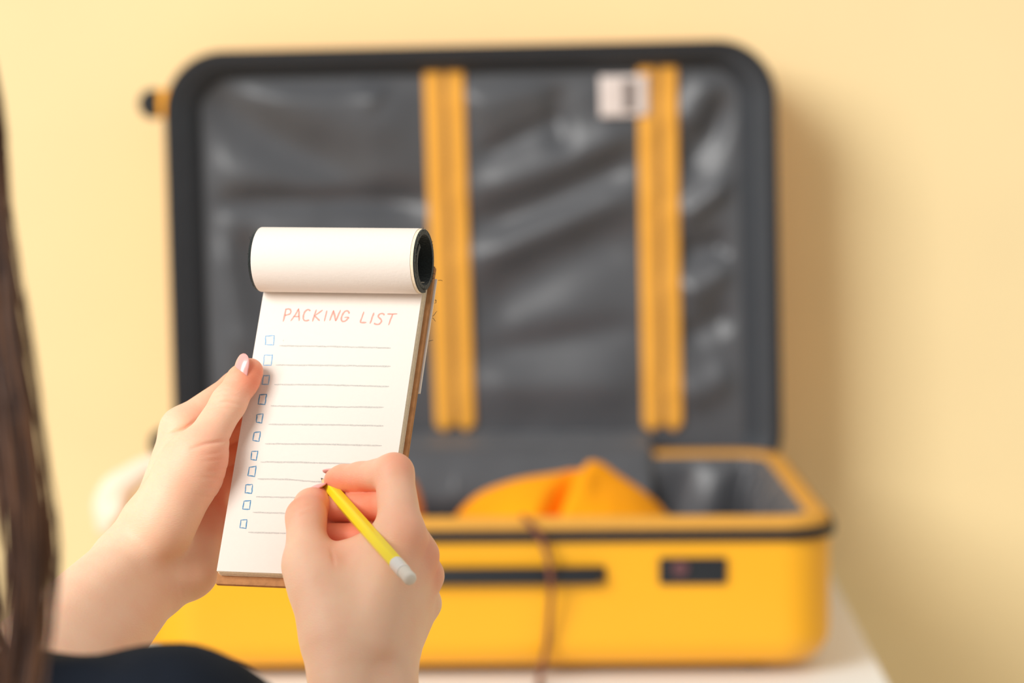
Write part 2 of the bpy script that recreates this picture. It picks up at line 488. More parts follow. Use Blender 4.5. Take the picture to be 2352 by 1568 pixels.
idx = np.arange(nx * nz).reshape(nz, nx)
faces = np.stack([idx[:-1, :-1], idx[:-1, 1:], idx[1:, 1:], idx[1:, :-1]], -1).reshape(-1, 4)
mesh_obj('lid_panel_lining', verts, faces, M['lining'], lid)

# zip tapes: two yellow tapes with teeth between, twice
def tape(xc_top, xc_bot, ytop, ybot, xoff, w, thick, name, mat, parent, rnd=True, lift=0.0018):
    n = 60; m = 6
    t = np.linspace(0, 1, n + 1)
    x, z = lidpt(xc_top + (xc_bot - xc_top) * t, ytop + (ybot - ytop) * t); x = x + xoff
    ww = np.full(n + 1, w)
    if rnd:
        e = np.minimum(t, 1 - t) * (ybot - ytop) * 3.9 / FPX
        ww = np.where(e < w / 2, np.maximum(0.0015, 2 * np.sqrt(np.clip((w / 2) ** 2 - (w / 2 - e) ** 2, 0, 1))), w)
    jj = np.arange(m + 1) / m
    XX = x[:, None] + ww[:, None] * (jj - 0.5); ZZ = np.repeat(z[:, None], m + 1, 1)
    base = np.min([panel_h(x + 0.01 * q, z) for q in (-1, 0, 1)], 0)[:, None]
    YY = np.minimum(0.6 * base + 0.4 * PDEP - lift - 0.0012 * np.sin(math.pi * jj)[None, :], panel_h(XX, ZZ) - 0.001)
    vv = np.stack([XX, YY, ZZ], -1).reshape(-1, 3)
    ff = []
    for i in range(n):
        for j in range(m):
            k = i * (m + 1) + j
            ff.append((k, k + m + 1, k + m + 2, k + 1))
    o = mesh_obj(name, vv, ff, mat, parent)
    s = o.modifiers.new('thickness', 'SOLIDIFY'); s.thickness = thick; s.offset = 0
    return o
for xt, xb in ((1019, 1046), (1512, 1528)):
    t1 = tape(xt, xb, 168, 1034, -0.0128, 0.0205, 0.0012, 'zip_tape', M['zip_tape'], lid)
    t2 = tape(xt, xb, 168, 1034, 0.0128, 0.0205, 0.0012, 'zip_tape', M['zip_tape'], lid)
    tape(xt, xb, 180, 1022, 0, 0.0062, 0.0015, 'zip_teeth', M['zip_teeth'], lid, False, 0.0024)
# sewn label half under the second zip
x0, z0 = lidpt(1380, 305); x1, z1 = lidpt(1492, 208)
def label_patch(xa, za, xb, zb, lift, name, mat, parent):
    n = 8
    X, Z = np.meshgrid(np.linspace(xa, xb, n + 1), np.linspace(za, zb, n + 1))
    vv = np.stack([X, np.minimum(panel_h(X, Z) - lift, PDEP - 0.002), Z], -1).reshape(-1, 3)
    ff = [(i*(n+1)+j, i*(n+1)+j+1, (i+1)*(n+1)+j+1, (i+1)*(n+1)+j) for i in range(n) for j in range(n)]
    o = mesh_obj(name, vv, ff, mat, parent)
    s = o.modifiers.new('thickness', 'SOLIDIFY'); s.thickness = 0.0006; s.offset = 0
    return o
lab = label_patch(x0, z0, x1, z1, 0.0050, 'care_label', M['label_white'], lid)
xm0, _ = lidpt(1434, 290); xm1, _ = lidpt(1462, 290)
label_patch(xm0, z0 + 0.006, xm1, z1 - 0.006, 0.0058, 'printed_block', M['label_grey'], lab)
wheel(lid, (-LHX - 0.004, 0.085, lidpt(345, 237)[1] - 0.019), False)
wheel(lid, (-LHX - 0.004, 0.085, 0.062), False)
# hinge flap of lining between lid and base (soft strip laid over the back rim)
vv = []; n = 60
prof = [(HY + 0.0145, BH + 0.018), (HY + 0.011, BH + 0.014), (HY + 0.004, BH + 0.010), (HY - 0.012, BH + 0.008), (HY - 0.028, BH + 0.004), (HY - 0.042, BH - 0.012), (HY - 0.052, BH - 0.040), (HY - 0.060, BH - 0.070)]
for i in range(n + 1):
    x = -0.30 + 0.494 * i / n
    for k, (y, z) in enumerate(prof):
        wv = 0.004 * math.sin(x * 55 + k) * (1 if k > 1 else 0.3)
        vv.append((x, y - abs(wv), z + (0.4 * abs(wv) if k in (1, 2, 3) else 0)))
m = len(prof)
ff = [(i*m+k, (i+1)*m+k, (i+1)*m+k+1, i*m+k+1) for i in range(n) for k in range(m-1)]
o = mesh_obj('hinge_lining', vv, ff, M['lining'], sc); s = o.modifiers.new('thickness', 'SOLIDIFY'); s.thickness = 0.0015; s.offset = 1

# ------------------------------------------------------------------ clothes in the suitcase
def cloth_heap(name, mat, x0, x1, y0, y1, hfun, label, cat, group=None, n=90, thick=0.002):
    gx, gy = np.meshgrid(np.linspace(0, 1, n), np.linspace(0, 1, n))
    X = x0 + (x1 - x0) * gx; Y = y0 + (y1 - y0) * gy
    Z = hfun(gx, gy, X, Y)
    # ragged outline
    X = X - 0.012 * np.abs(vnoise(np.stack([gy * 5, gx * 0 + 1.1, gx * 2], -1))) * (gx - .5) * 2
    Y = Y - 0.012 * np.abs(vnoise(np.stack([gx * 5, gy * 0 + 7.1, gy * 2], -1))) * (gy - .5) * 2
    ox, oy, oz = (x0 + x1) / 2, (y0 + y1) / 2, float(Z.min())
    verts = np.stack([X - ox, Y - oy, Z - oz], -1).reshape(-1, 3)
    idx = np.arange(n * n).reshape(n, n)
    faces = np.stack([idx[:-1, :-1], idx[:-1, 1:], idx[1:, 1:], idx[1:, :-1]], -1).reshape(-1, 4)
    o = mesh_obj(name, verts, faces, mat)
    o.location = (ox, oy, oz)
    s = o.modifiers.new('thickness', 'SOLIDIFY'); s.thickness = thick; s.offset = -1
    tag(o, label, cat, group)
    return o
IN = TZ + 0.0242                     # inside bottom of the case
RIM = TZ + BH
def dome(gx, gy, p=2.4):
    return np.clip(1 - np.abs(2 * gx - 1) ** p, 0, 1) * np.clip(1 - np.abs(2 * gy - 1) ** p, 0, 1)
def h_orange(gx, gy, X, Y):
    e = dome(gx, gy, 4.0) ** 0.4
    # summit line: low at the left, peak two thirds along, falling to the right
    prof = np.interp(gx, [0, 0.12, 0.35, 0.5, 0.6, 0.68, 0.85, 1.0], [0.128, 0.134, 0.142, 0.147, 0.157, 0.153, 0.137, 0.122])
    prof = prof - 0.05 * np.abs(gy - 0.55) ** 1.5 * 2
    d = prof * e
    d = d - 0.034 * np.exp(-(((gx - 0.47) - 0.30 * (gy - 0.28)) / 0.030) ** 2) * smoothstep(0.75, 0.35, gy) * e
    d = d + 0.010 * np.exp(-(((gx - 0.56) - 0.3 * (gy - 0.3)) / 0.05) ** 2) * smoothstep(0.8, 0.3, gy) * e
    d = d + 0.006 * vnoise(np.stack([gx * 5, gy * 5, gx * 0 + 4.2], -1)) * e
    return IN + 0.004 + np.maximum(d, 0)
cloth_heap('orange_garment', M['orange_cloth'], -0.088, 0.192, 3.418, 3.70, h_orange, 'bright orange garment heaped to a soft peak in the open suitcase', 'clothing', 'clothes in the suitcase')
def h_rust(gx, gy, X, Y):
    e = dome(gx, gy, 9) ** 0.5
    d = (0.146 - 0.02 * np.abs(gy - 0.5)) * e + 0.010 * vnoise(np.stack([gx * 4, gy * 4, gx * 0 + 9.2], -1)) * e
    return IN + 0.004 + np.maximum(d, 0)
cloth_heap('rust_garment', M['rust_cloth'], -0.255, -0.091, 3.43, 3.72, h_rust, 'folded light brown-orange garment beside the bright orange one', 'clothing', 'clothes in the suitcase')
# cream garment spilling over the left end of the base
def cream():
    path = np.array([(-0.24, 0.030, 0.060), (-0.262, 0.030, 0.110), (-0.292, 0.03, 0.145), (-0.325, 0.03, 0.1715), (-0.362, 0.028, 0.169), (-0.391, 0.026, 0.147), (-0.401, 0.024, 0.122), (-0.400, 0.022, 0.098)])
    rad = np.array([0.014, 0.014, 0.013, 0.0125, 0.0135, 0.021, 0.024, 0.017])
    n, m = 60, 40
    tt = np.linspace(0, 1, len(path)); ts = np.linspace(0, 1, n)
    c = np.stack([np.interp(ts, tt, path[:, k]) for k in range(3)], -1); r = np.interp(ts, tt, rad)
    for _ in range(6): c[1:-1] = (c[:-2] + 2 * c[1:-1] + c[2:]) / 4
    tg = np.gradient(c, axis=0); tg /= np.linalg.norm(tg, axis=1)[:, None]
    nb = np.cross(tg, [0, 1, 0]); nb /= np.linalg.norm(nb, axis=1)[:, None]
    loops = []
    for i in range(n):
        L = []
        for k in range(m):
            a_ = 2 * math.pi * k / m
            q = 1 + 0.10 * math.sin(3 * a_ + 5 * ts[i]) + 0.07 * math.sin(26 * ts[i] + 2 * a_)
            L.append(tuple(c[i] + (nb[i] * math.cos(a_) * 0.85 + np.array([0, 1, 0]) * math.sin(a_) * 1.5) * r[i] * q))
        loops.append(L)
    loops.append([tuple(c[-1] + (np.array(p) - c[-1]) * 0.7 + np.array([0.002, 0, 0.012])) for p in loops[-1]])
    v, f = loft(loops)
    mw = sc.matrix_basis
    v = np.array([tuple(mw @ Vector(p)) for p in v]); cc = v.mean(0); cc[2] = v[:, 2].min()
    o = mesh_obj('cream_garment', v - cc, f, M['cream_cloth']); o.location = cc
    fix_normals(o)
    tag(o, 'pale cream sleeve hanging over the wheeled end of the suitcase', 'clothing', 'clothes in the suitcase')
cream()

# ------------------------------------------------------------------ notepad
def unit(v): v = np.asarray(v, float); return v / np.linalg.norm(v)
PA = H(605, 672, 44.6); PB = H(969, 677, 44.6 - 27.0); PC = H(507, 1311, 44.6 - 62.0)
PU = unit(PB - PA); PV = PC - PA; PAGE_L = np.linalg.norm(PV); PV = unit(PV - PU * PV.dot(PU)); PN = np.cross(PV, PU)
PAGE_W = float((PB - PA).dot(PU))
def PL(u, v, n=0.0): return PA + PU * u + PV * v + PN * n
def on_page(px, py, n=0.0):
    """photo pixel -> (u, v) on the plane lying n above the page"""
    d = W(px, py, 1.0) - CAM
    t = ((PA + PN * n) - CAM).dot(PN) / d.dot(PN)
    q = CAM + d * t - PA
    return float(q.dot(PU)), float(q.dot(PV))
def page_dz(px, py, n=0.0):
    """depth offset (mm) of the notepad plane under a photo pixel"""
    d = W(px, py, 1.0) - CAM
    t = ((PA + PN * n) - CAM).dot(PN) / d.dot(PN)
    return (t - D0) * 1000.0

pad_M = Matrix(((PU[0], -PV[0], PN[0], 0), (PU[1], -PV[1], PN[1], 0), (PU[2], -PV[2], PN[2], 0), (0, 0, 0, 1)))
PAD_O = PL(PAGE_W / 2, PAGE_L, -0.010)
pad_M.translation = Vector(PAD_O)
pad = empty('notepad'); pad.matrix_world = pad_M
tag(pad, 'handwritten packing list notepad with its cover rolled over, held in hand', 'notepad')
def pl(u, v, n):       # page coordinates -> notepad local coordinates
    return (u - PAGE_W / 2, PAGE_L - v, n + 0.010)
def sheet_box(u0, u1, v0, v1, n0, n1):
    p = [pl(u, v, n) for n in (n0, n1) for u, v in ((u0, v0), (u1, v0), (u1, v1), (u0, v1))]
    return p, [(0, 1, 2, 3), (7, 6, 5, 4), (0, 4, 5, 1), (1, 5, 6, 2), (2, 6, 7, 3), (3, 7, 4, 0)]
bl_u, bl_v = on_page(507, 1311)
br_u, br_v = on_page(662, 1328)
# top page, a fine grid with a slight swell under the roll
gu = np.linspace(0, PAGE_W, 24); gv = np.linspace(-0.006, PAGE_L, 60)
def page_shape(u, v):
    return 0.0
tp = mesh_obj('top_page', *sheet_box(0, PAGE_W, -0.006, PAGE_L, -0.0004, 0.0), M['paper'], pad, smooth=False)
mb = MB()
T_BLOCK = 0.0066; NS = 18
for k in range(NS):
    n1 = -0.0004 - (T_BLOCK - 0.0004) * k / NS; n0 = -0.0004 - (T_BLOCK - 0.0004) * (k + 0.8) / NS
    j = [random.uniform(-0.00025, 0.00025) for _ in range(4)]
    mb.add(sheet_box(0.0003 + j[0], PAGE_W + 0.0003 + j[1], -0.008, PAGE_L + j[3] + 0.0002, n0, n1))
fix_normals(mb.build('page_block', M['page_edge'], pad, smooth=False))
# brown backing board
ub, vb = on_page(997, 612, -T_BLOCK)
B_TOP = vb; B_BOT = PAGE_L + 0.0052; BT0 = -T_BLOCK - 0.0002; BT1 = BT0 - 0.0032
bl_, br_ = -0.0022, PAGE_W + 0.0029
bx = bevel_box('backing_board', (br_ - bl_, B_BOT - B_TOP, 0.0032), M['board'], pad, pl((bl_ + br_) / 2, (B_TOP + B_BOT) / 2, (BT0 + BT1) / 2), bev=0.0006, seg=2)
# writing on the page
def ribbon(uv, width, n, taper=True):
    P = np.array(uv, float); V_ = []; F_ = []
    seg = np.gradient(P, axis=0); L = np.linalg.norm(seg, axis=1)[:, None]; L[L == 0] = 1; seg = seg / L
    nr = np.stack([-seg[:, 1], seg[:, 0]], -1)
    for i in range(len(P)):
        w = width * (0.75 + 0.35 * random.random()) / 2
        if taper and i in (0, len(P) - 1): w *= 0.5
        for sgn in (1, -1):
            q = P[i] + nr[i] * w * sgn
            V_.append(pl(q[0], q[1], n))
    for i in range(len(P) - 1): F_.append((2*i, 2*i+1, 2*i+3, 2*i+2))
    return V_, F_
def dense(pts, step):
    out = []
    for a, b in zip(pts[:-1], pts[1:]):
        a = np.array(a, float); b = np.array(b, float); k = max(1, int(np.linalg.norm(b - a) / step))
        for i in range(k): out.append(a + (b - a) * i / k)
    out.append(np.array(pts[-1], float))
    return out
def chaikin(pts, it=2):
    P = [np.array(p, float) for p in pts]
    for _ in range(it):
        Q = [P[0]]
        for a, b in zip(P[:-1], P[1:]): Q += [a * .75 + b * .25, a * .25 + b * .75]
        P = Q + [P[-1]]
    return P
def stroke(pts, wpx, n, wob=0.35, step=4, curve=False):
    """photo-pixel polyline -> ribbon lying on the page"""
    P = chaikin(pts) if curve else dense(pts, step)
    P = [p + np.array([random.gauss(0, wob), random.gauss(0, wob)]) for p in P]
    return ribbon([on_page(p[0], p[1]) for p in P], wpx * D0 / FPX, n)
INK = 0.00006
Z1 = lambda p: (540 + p[0] / 4.704, 500 + p[1] / 4.704)
Z5 = lambda p: (480 + p[0] / 2.529, 740 + p[1] / 2.529)
title = [[(550, 985), (520, 1120)], [(545, 988), (590, 982), (606, 1008), (595, 1040), (535, 1055)],
         [(690, 982), (648, 1050), (600, 1117)], [(688, 982), (692, 1115)], [(630, 1070), (690, 1066)],
         [(812, 1008), (793, 988), (757, 1005), (735, 1060), (738, 1105), (768, 1115), (800, 1103)],
         [(878, 990), (836, 1120)], [(945, 996), (900, 1030), (856, 1060)], [(858, 1058), (915, 1114)],
         [(992, 1000), (964, 1117)], [(1064, 1000), (1022, 1115)], [(1064, 1002), (1087, 1115)], [(1140, 995), (1087, 1115)],
         [(1234, 1032), (1218, 1002), (1180, 1012), (1150, 1065), (1146, 1115), (1178, 1122), (1215, 1095), (1228, 1074)], [(1180, 1076), (1230, 1074)],
         [(1392, 1012), (1350, 1131)], [(1350, 1131), (1417, 1131)], [(1500, 1025), (1457, 1143)],
         [(1612, 1050), (1594, 1030), (1556, 1042), (1542, 1070), (1578, 1095), (1582, 1125), (1555, 1152), (1520, 1152), (1502, 1138)],
         [(1643, 1040), (1752, 1037)], [(1702, 1040), (1657, 1160)]]
mb = MB()
for st in title:
    st = [Z1(p) for p in st]
    mb.add(stroke(st, 4.2, INK, 0.18, 4, len(st) > 3))
mb.build('title_lettering', M['ink_red'], tp, smooth=False)
boxes = [((330, 78), (380, 78), (375, 132), (328, 130)), ((322, 190), (368, 190), (362, 250), (316, 248)), ((318, 310), (352, 308), (345, 360), (308, 360)),
         ((295, 420), (335, 418), (325, 478), (286, 474)), ((280, 535), (315, 532), (306, 585), (274, 580)), ((263, 640), (299, 636), (290, 692), (255, 686)),
         ((250, 750), (284, 748), (275, 800), (244, 796)), ((234, 842), (274, 836), (265, 896), (226, 890)), ((214, 945), (252, 942), (248, 994), (209, 990)),
         ((203, 1038), (243, 1035), (235, 1087), (196, 1084)), ((186, 1148), (221, 1146), (215, 1197), (180, 1192))]
for k, q in enumerate(boxes):
    mb = MB(); P = [Z5(p) for p in q]
    for a, b in zip(P, P[1:] + P[:1]):
        ov = 0.05
        a2 = (a[0] - (b[0] - a[0]) * ov, a[1] - (b[1] - a[1]) * ov)
        mb.add(stroke([a2, b], 3.0, INK, 0.3, 5))
    mb.build('checkbox', M['ink_blue_pale'] if k < 3 else M['ink_blue'], tp, smooth=False)
lines = [((408, 136), (730, 141), (1056, 150)), ((388, 248), (700, 250), (1056, 256)), ((380, 361), (700, 364), (1046, 373)), ((358, 485), (700, 491), (1014, 493)),
         ((345, 592), (700, 595), (1014, 601)), ((325, 705), (600, 707), (1004, 716)), ((300, 811), (500, 812), (760, 820), (990, 828)), ((283, 909), (450, 912), (615, 925), (975, 936)),
         ((273, 1013), (495, 1017), (960, 1032)), ((255, 1103), (442, 1109), (945, 1128)), ((228, 1219), (450, 1226), (925, 1240))]
for q in lines:
    mb = MB(); mb.add(stroke([Z5(p) for p in q], 3.6, INK, 0.25, 7))
    mb.build('ruled_line', M['ink_grey'], tp, smooth=False)
mb = MB(); mb.add(stroke([Z5(p) for p in ((436, 101), (431, 105), (434, 111))], 1.6, INK, 0.05, 2)); mb.build('pencil_mark', M['ink_grey'], tp, smooth=False)

# roll of cover and flipped pages at the top
RR = 0.0180
na = -T_BLOCK + RR + 0.0002
ru, rv = on_page(973, 598, na); lu, lv = on_page(596, 597, na)
RV = (rv + lv) / 2
def roll(u0, u1, prof, close=True):
    """extrude a closed profile of (v, n) along the pad's width"""
    L0 = [pl(u0, v, n) for v, n in prof]; L1 = [pl(u1, v, n) for v, n in prof]
    nseg = 6
    loops = []
    for k in range(nseg + 1):
        t = k / nseg
        loops.append([tuple(np.array(a) * (1 - t) + np.array(b) * t) for a, b in zip(L0, L1)])
    return loft(loops)
def arc_profile(r_fun, thick, a0, a1, n=70):
    o = []; i = []
    for k in range(n + 1):
        a = R(a0 + (a1 - a0) * k / n); r = r_fun(k / n)
        d = (-math.sin(a), math.cos(a))          # (v, n): 0 = front, 90 = up
        o.append((RV + d[0] * r, na + d[1] * r)); i.append((RV + d[0] * (r - thick), na + d[1] * (r - thick)))
    return o + i[::-1]
def strip_mesh(name, prof, u0, u1, mat, parent, n):
    """quads for a thick curved strip"""
    m = n + 1; V_ = []; F_ = []
    for u in (u0, u1):
        V_ += [pl(u, v, q) for v, q in prof]
    K = len(prof)
    for k in range(K): F_.append((k, (k + 1) % K, K + (k + 1) % K, K + k))
    for off in (0, K):
        for k in range(m - 1): F_.append((off + k, off + k + 1, off + K - 2 - k, off + K - 1 - k))
    o = mesh_obj(name, V_, F_, mat, parent)
    return autosmooth(o, 40)
strip_mesh('rolled_cover', arc_profile(lambda t: 0.0176 - 0.0050 * max(0, t - 0.62) / 0.38, 0.0027, -125, 385, 110), lu - 0.0002, ru + 0.0004, M['cover'], pad, 110)
strip_mesh('flipped_page', arc_profile(lambda t: RR + 0.0002, 0.0003, -128, 178, 80), lu + 0.0016, ru - 0.0020, M['paper'], pad, 80)
strip_mesh('flipped_page', arc_profile(lambda t: RR - 0.0001, 0.0002, -126, 170, 80), lu + 0.0020, ru - 0.0003, M['page_edge'], pad, 80)
# end of the flipped sheets hanging down behind the board
tv = on_page(968, 902, BT1)[1]
fs = mesh_obj('flipped_sheet', *sheet_box(0.001, br_ + 0.0008, B_TOP + 0.006, tv, BT1 - 0.0014, BT1 - 0.0002), M['paper'], pad, smooth=False)
fix_normals(fs)
cvb = mesh_obj('cover_back', *sheet_box(0.002, br_ - 0.0030, B_TOP - 0.002, B_TOP + 0.030, BT1 - 0.0034, BT1 - 0.0016), M['cover'], pad, smooth=False); fix_normals(cvb)
# frayed threads on the cover's cut edge
def thread(p, d, ln, mat):
    pts = []; p = np.array(p, float); d = unit(d)
    for k in range(6):
        pts.append(tuple(p)); d = unit(d + rng.normal(0, 0.35, 3)); p = p + d * ln / 5
    v, f = tube(pts, [0.00013] * 5 + [0.00006], 5)
    mesh_obj('loose_thread', v, f, mat, pad)
for k in range(46):
    a = R(random.uniform(-60, 200)); r = 0.0170 + random.uniform(-0.001, 0.0008)
    side = random.random() < 0.62
    base = pl(ru + 0.0003 if side else lu, RV - math.sin(a) * r, na + math.cos(a) * r)
    thread(base, (0.8 if side else -0.8, math.sin(a) * 0.9, math.cos(a) * 0.4), random.uniform(0.0008, 0.0022), M['fray'] if random.random() < 0.6 else M['cover'])
for q in ((0.006, 0.003), (0.018, 0.004), (0.020, 0.0035), (0.028, 0.0045), (0.029, 0.003), (0.043, 0.003)):
    thread(pl(br_ + 0.001, B_TOP + q[0], BT1 - 0.002), (1, random.uniform(-0.5, 0.5), 0.2), q[1], M['cover'])

# ------------------------------------------------------------------ pencil
tip = PL(*on_page(738, 1098, 0.0002), 0.0002)
end = H(944, 1331, page_dz(738, 1098) - 108.0)
pax = unit(end - tip); plen = float(np.linalg.norm(end - tip))
pz = Vector(pax); rotq = pz.to_track_quat('Z', 'Y')
pen = empty('pencil', tip); pen.rotation_mode = 'QUATERNION'; pen.rotation_quaternion = rotq
tag(pen, 'yellow hexagonal pencil with white eraser touching the notepad page', 'pencil')
PR = 0.0039
def hexring(r, z, n=6): return [(r * math.cos(2*math.pi*k/n + 0.2), r * math.sin(2*math.pi*k/n + 0.2), z) for k in range(n)]
CONE = 0.0115
L = []
nn = 36
def hexr(r, a):       # hexagon outline with softened corners
    w = (a % (math.pi / 3)) - math.pi / 6
    return r * min(1.0 / math.cos(w), 1.10) * 0.93
for z, s in ((CONE - 0.0022, 0.80), (CONE, 1.0), (plen - 0.020, 1.0)):
    L.append([(hexr(PR, 2*math.pi*k/nn) * s * math.cos(2*math.pi*k/nn), hexr(PR, 2*math.pi*k/nn) * s * math.sin(2*math.pi*k/nn), z + (0.0007 * math.cos(6 * 2*math.pi*k/nn) if s < 1 else 0)) for k in range(nn)])
v, f = loft(L); autosmooth(mesh_obj('pencil_body', v, f, M['pencil'], pen), 20)
def cyl_loops(zr, n=28): return [[(r * math.cos(2*math.pi*k/n), r * math.sin(2*math.pi*k/n), z) for k in range(n)] for z, r in zr]
v, f = loft(cyl_loops([(0.0030, 0.0010), (CONE - 0.0004, PR * 0.93)])); autosmooth(mesh_obj('wooden_tip', v, f, M['wood_tip'], pen))
v, f = loft(cyl_loops([(0.0, 0.00025), (0.0006, 0.0004), (0.0032, 0.00105)])); autosmooth(mesh_obj('lead', v, f, M['lead'], pen))
fr = [(plen - 0.0205, 0.0037), (plen - 0.0200, 0.0039)]
for k in range(4): fr += [(plen - 0.0190 + k * 0.0022, 0.0039), (plen - 0.0183 + k * 0.0022, 0.0036), (plen - 0.0176 + k * 0.0022, 0.0039)]
fr += [(plen - 0.0098, 0.0039), (plen - 0.0096, 0.0034)]
v, f = loft(cyl_loops(fr)); autosmooth(mesh_obj('ferrule', v, f, M['ferrule'], pen), 60)
v, f = loft(cyl_loops([(plen - 0.011, 0.0034), (plen - 0.0016, 0.0036), (plen - 0.0006, 0.0033), (plen, 0.0025)])); autosmooth(mesh_obj('eraser', v, f, M['eraser'], pen), 50)

# ------------------------------------------------------------------ implicit surfaces for the body
def sd_cone(P, a, b, ra, rb):
    ab = b - a; L2 = float(ab.dot(ab)) + 1e-12
    t = np.clip((P - a) @ ab / L2, 0, 1)
    d = P - a - t[:, None] * ab
    return np.sqrt(np.einsum('ij,ij->i', d, d)) - (ra + (rb - ra) * t)
def sd_ell(P, c, r):
    q = (P - c) / r; k0 = np.sqrt((q * q).sum(1)); k1 = np.sqrt(((q / r) ** 2).sum(1)) + 1e-9
    return k0 * (k0 - 1) / k1
def smin(a, b, k):
    h = np.clip(0.5 + 0.5 * (b - a) / k, 0, 1)
    return b * (1 - h) + a * h - k * h * (1 - h)
def chain_field(P, prims, k):
    d = None
    for q in prims:
        e = sd_cone(P, *q) if len(q) == 4 else sd_ell(P, *q)
        d = e if d is None else smin(d, e, k)
    return d

def polygonise(field, lo, hi, h):
    """surface nets on a sparse grid"""
    B = 4; lo = np.array(lo, float); hi = np.array(hi, float)
    nb = np.ceil((hi - lo) / (h * B)).astype(int)
    ax = [lo[k] + np.arange(nb[k] + 1) * h * B for k in range(3)]
    G = np.stack(np.meshgrid(*ax, indexing='ij'), -1)
    dc = field(G.reshape(-1, 3)).reshape(G.shape[:3])
    mn = np.full(tuple(nb), 1e9)
    for i in (0, 1):
        for j in (0, 1):
            for k in (0, 1):
                mn = np.minimum(mn, np.abs(dc[i:i+nb[0], j:j+nb[1], k:k+nb[2]]))
    act = mn < h * B * 1.15
    fine = np.repeat(np.repeat(np.repeat(dc[:-1, :-1, :-1], B, 0), B, 1), B, 2)
    d = np.pad(fine, ((0, 1), (0, 1), (0, 1)), mode='edge').astype(np.float64)
    m = np.repeat(np.repeat(np.repeat(act, B, 0), B, 1), B, 2)
    mk = np.zeros(d.shape, bool)
    for i in (0, 1):
        for j in (0, 1):
            for k in (0, 1):
                mk[i:i+m.shape[0], j:j+m.shape[1], k:k+m.shape[2]] |= m
    I = np.argwhere(mk)
    vals = np.empty(len(I))
    for s in range(0, len(I), 400000):
        vals[s:s+400000] = field(lo + I[s:s+400000] * h)
    d[mk] = vals
    ins = d < 0
    n = np.array(d.shape) - 1
    c0 = ins[:-1, :-1, :-1]
    mixed = np.zeros(c0.shape, bool)
    for i in (0, 1):
        for j in (0, 1):
            for k in (0, 1):
                mixed |= ins[i:i+n[0], j:j+n[1], k:k+n[2]] != c0
    mixed &= m
    C = np.argwhere(mixed)
    vid = np.full(mixed.shape, -1); vid[mixed] = np.arange(len(C))
    acc = np.zeros((len(C), 3)); cnt = np.zeros(len(C))
    cs = [(i, j, k) for i in (0, 1) for j in (0, 1) for k in (0, 1)]
    for a in cs:
        for axx in range(3):
            if a[axx]: continue
            b = list(a); b[axx] = 1
            da = d[C[:, 0]+a[0], C[:, 1]+a[1], C[:, 2]+a[2]]; db = d[C[:, 0]+b[0], C[:, 1]+b[1], C[:, 2]+b[2]]
            x = (da < 0) != (db < 0)
            t = np.where(x, da / np.where(x, da - db, 1), 0)
            p = np.array(a, float) + np.zeros((len(C), 3)); p[:, axx] += t
            acc[x] += p[x]; cnt[x] += 1
    V_ = lo + (C + acc / np.maximum(cnt, 1)[:, None]) * h
    F_ = []
    for axx in range(3):
        o1, o2 = [(1, 2), (2, 0), (0, 1)][axx]
        sl = [slice(None)] * 3; sl2 = [slice(None)] * 3
        sl[axx] = slice(0, -1); sl2[axx] = slice(1, None)
        x = ins[tuple(sl)] != ins[tuple(sl2)]
        E = np.argwhere(x)
        ok = (E[:, o1] > 0) & (E[:, o2] > 0) & (E[:, o1] < n[o1]) & (E[:, o2] < n[o2])
        E = E[ok]
        flip = ins[tuple(sl)][E[:, 0], E[:, 1], E[:, 2]]
        q = []
        for s1, s2 in ((0, 0), (1, 0), (1, 1), (0, 1)):
            c = E.copy(); c[:, o1] -= 1 - s1; c[:, o2] -= 1 - s2
            q.append(vid[c[:, 0], c[:, 1], c[:, 2]])
        q = np.stack(q, -1)
        q = q[(q >= 0).all(1)] if not (q >= 0).all() else q
        if len(q) == len(flip): q[~flip] = q[~flip][:, ::-1]
        F_.append(q)
    F_ = np.concatenate(F_)
    # one relaxation pass and projection back on the surface
    for _ in range(1):
        e = h * 0.5
        g = np.stack([field(V_ + np.eye(3)[k] * e) - field(V_ - np.eye(3)[k] * e) for k in range(3)], -1) / (2 * e)
        dd = field(V_)
        V_ = V_ - g * (dd / np.maximum((g * g).sum(1), 0.2))[:, None]
    return V_, F_

def project(P):
    q = P - CAM; D = q @ FWD
    return 1176 + (q @ RIGHT) / D * FPX, 784 - (q @ UPV) / D * FPX, D

MM = 0.001
def chain(pts, radii):
    P = [H(*p) for p in pts]
    return [(P[i], P[i+1], radii[i] * MM, radii[i+1] * MM) for i in range(len(P) - 1)]
def crease_field(P, creases):
    """shallow skin folds: (pixel polyline, depth mm, half width px, max depth offset mm)"""
    px, py, D = project(P); d = np.zeros(len(P))
    for pts, dep, w, zlim in creases:
        m = np.full(len(P), 1e9); tt = np.zeros(len(P))
        N_ = len(pts) - 1
        for i, (a, b) in enumerate(zip(pts[:-1], pts[1:])):
            ax, ay = a; bx_, by = b; L2 = (bx_-ax)**2 + (by-ay)**2
            t = np.clip(((px-ax)*(bx_-ax) + (py-ay)*(by-ay)) / L2, 0, 1)
            q = np.hypot(px-ax-t*(bx_-ax), py-ay-t*(by-ay))
            tt = np.where(q < m, (i + t) / N_, tt); m = np.minimum(m, q)
        env = np.sin(math.pi * np.clip(tt * 0.8 + 0.1, 0, 1))
        d += dep * MM * np.exp(-(m / w) ** 2) * env * (D < D0 + zlim * MM)
    return d
def hand_field(palm, fingers, creases, kp=0.009, kf=0.007, kc=0.004, extra=None):
    def field(P):
        pf = chain_field(P, palm, kp); out = pf
        for fg, kk in fingers: out = np.minimum(out, smin(pf, chain_field(P, fg, kc), kk))
        if creases: out = out + crease_field(P, creases)
        return out
    return field

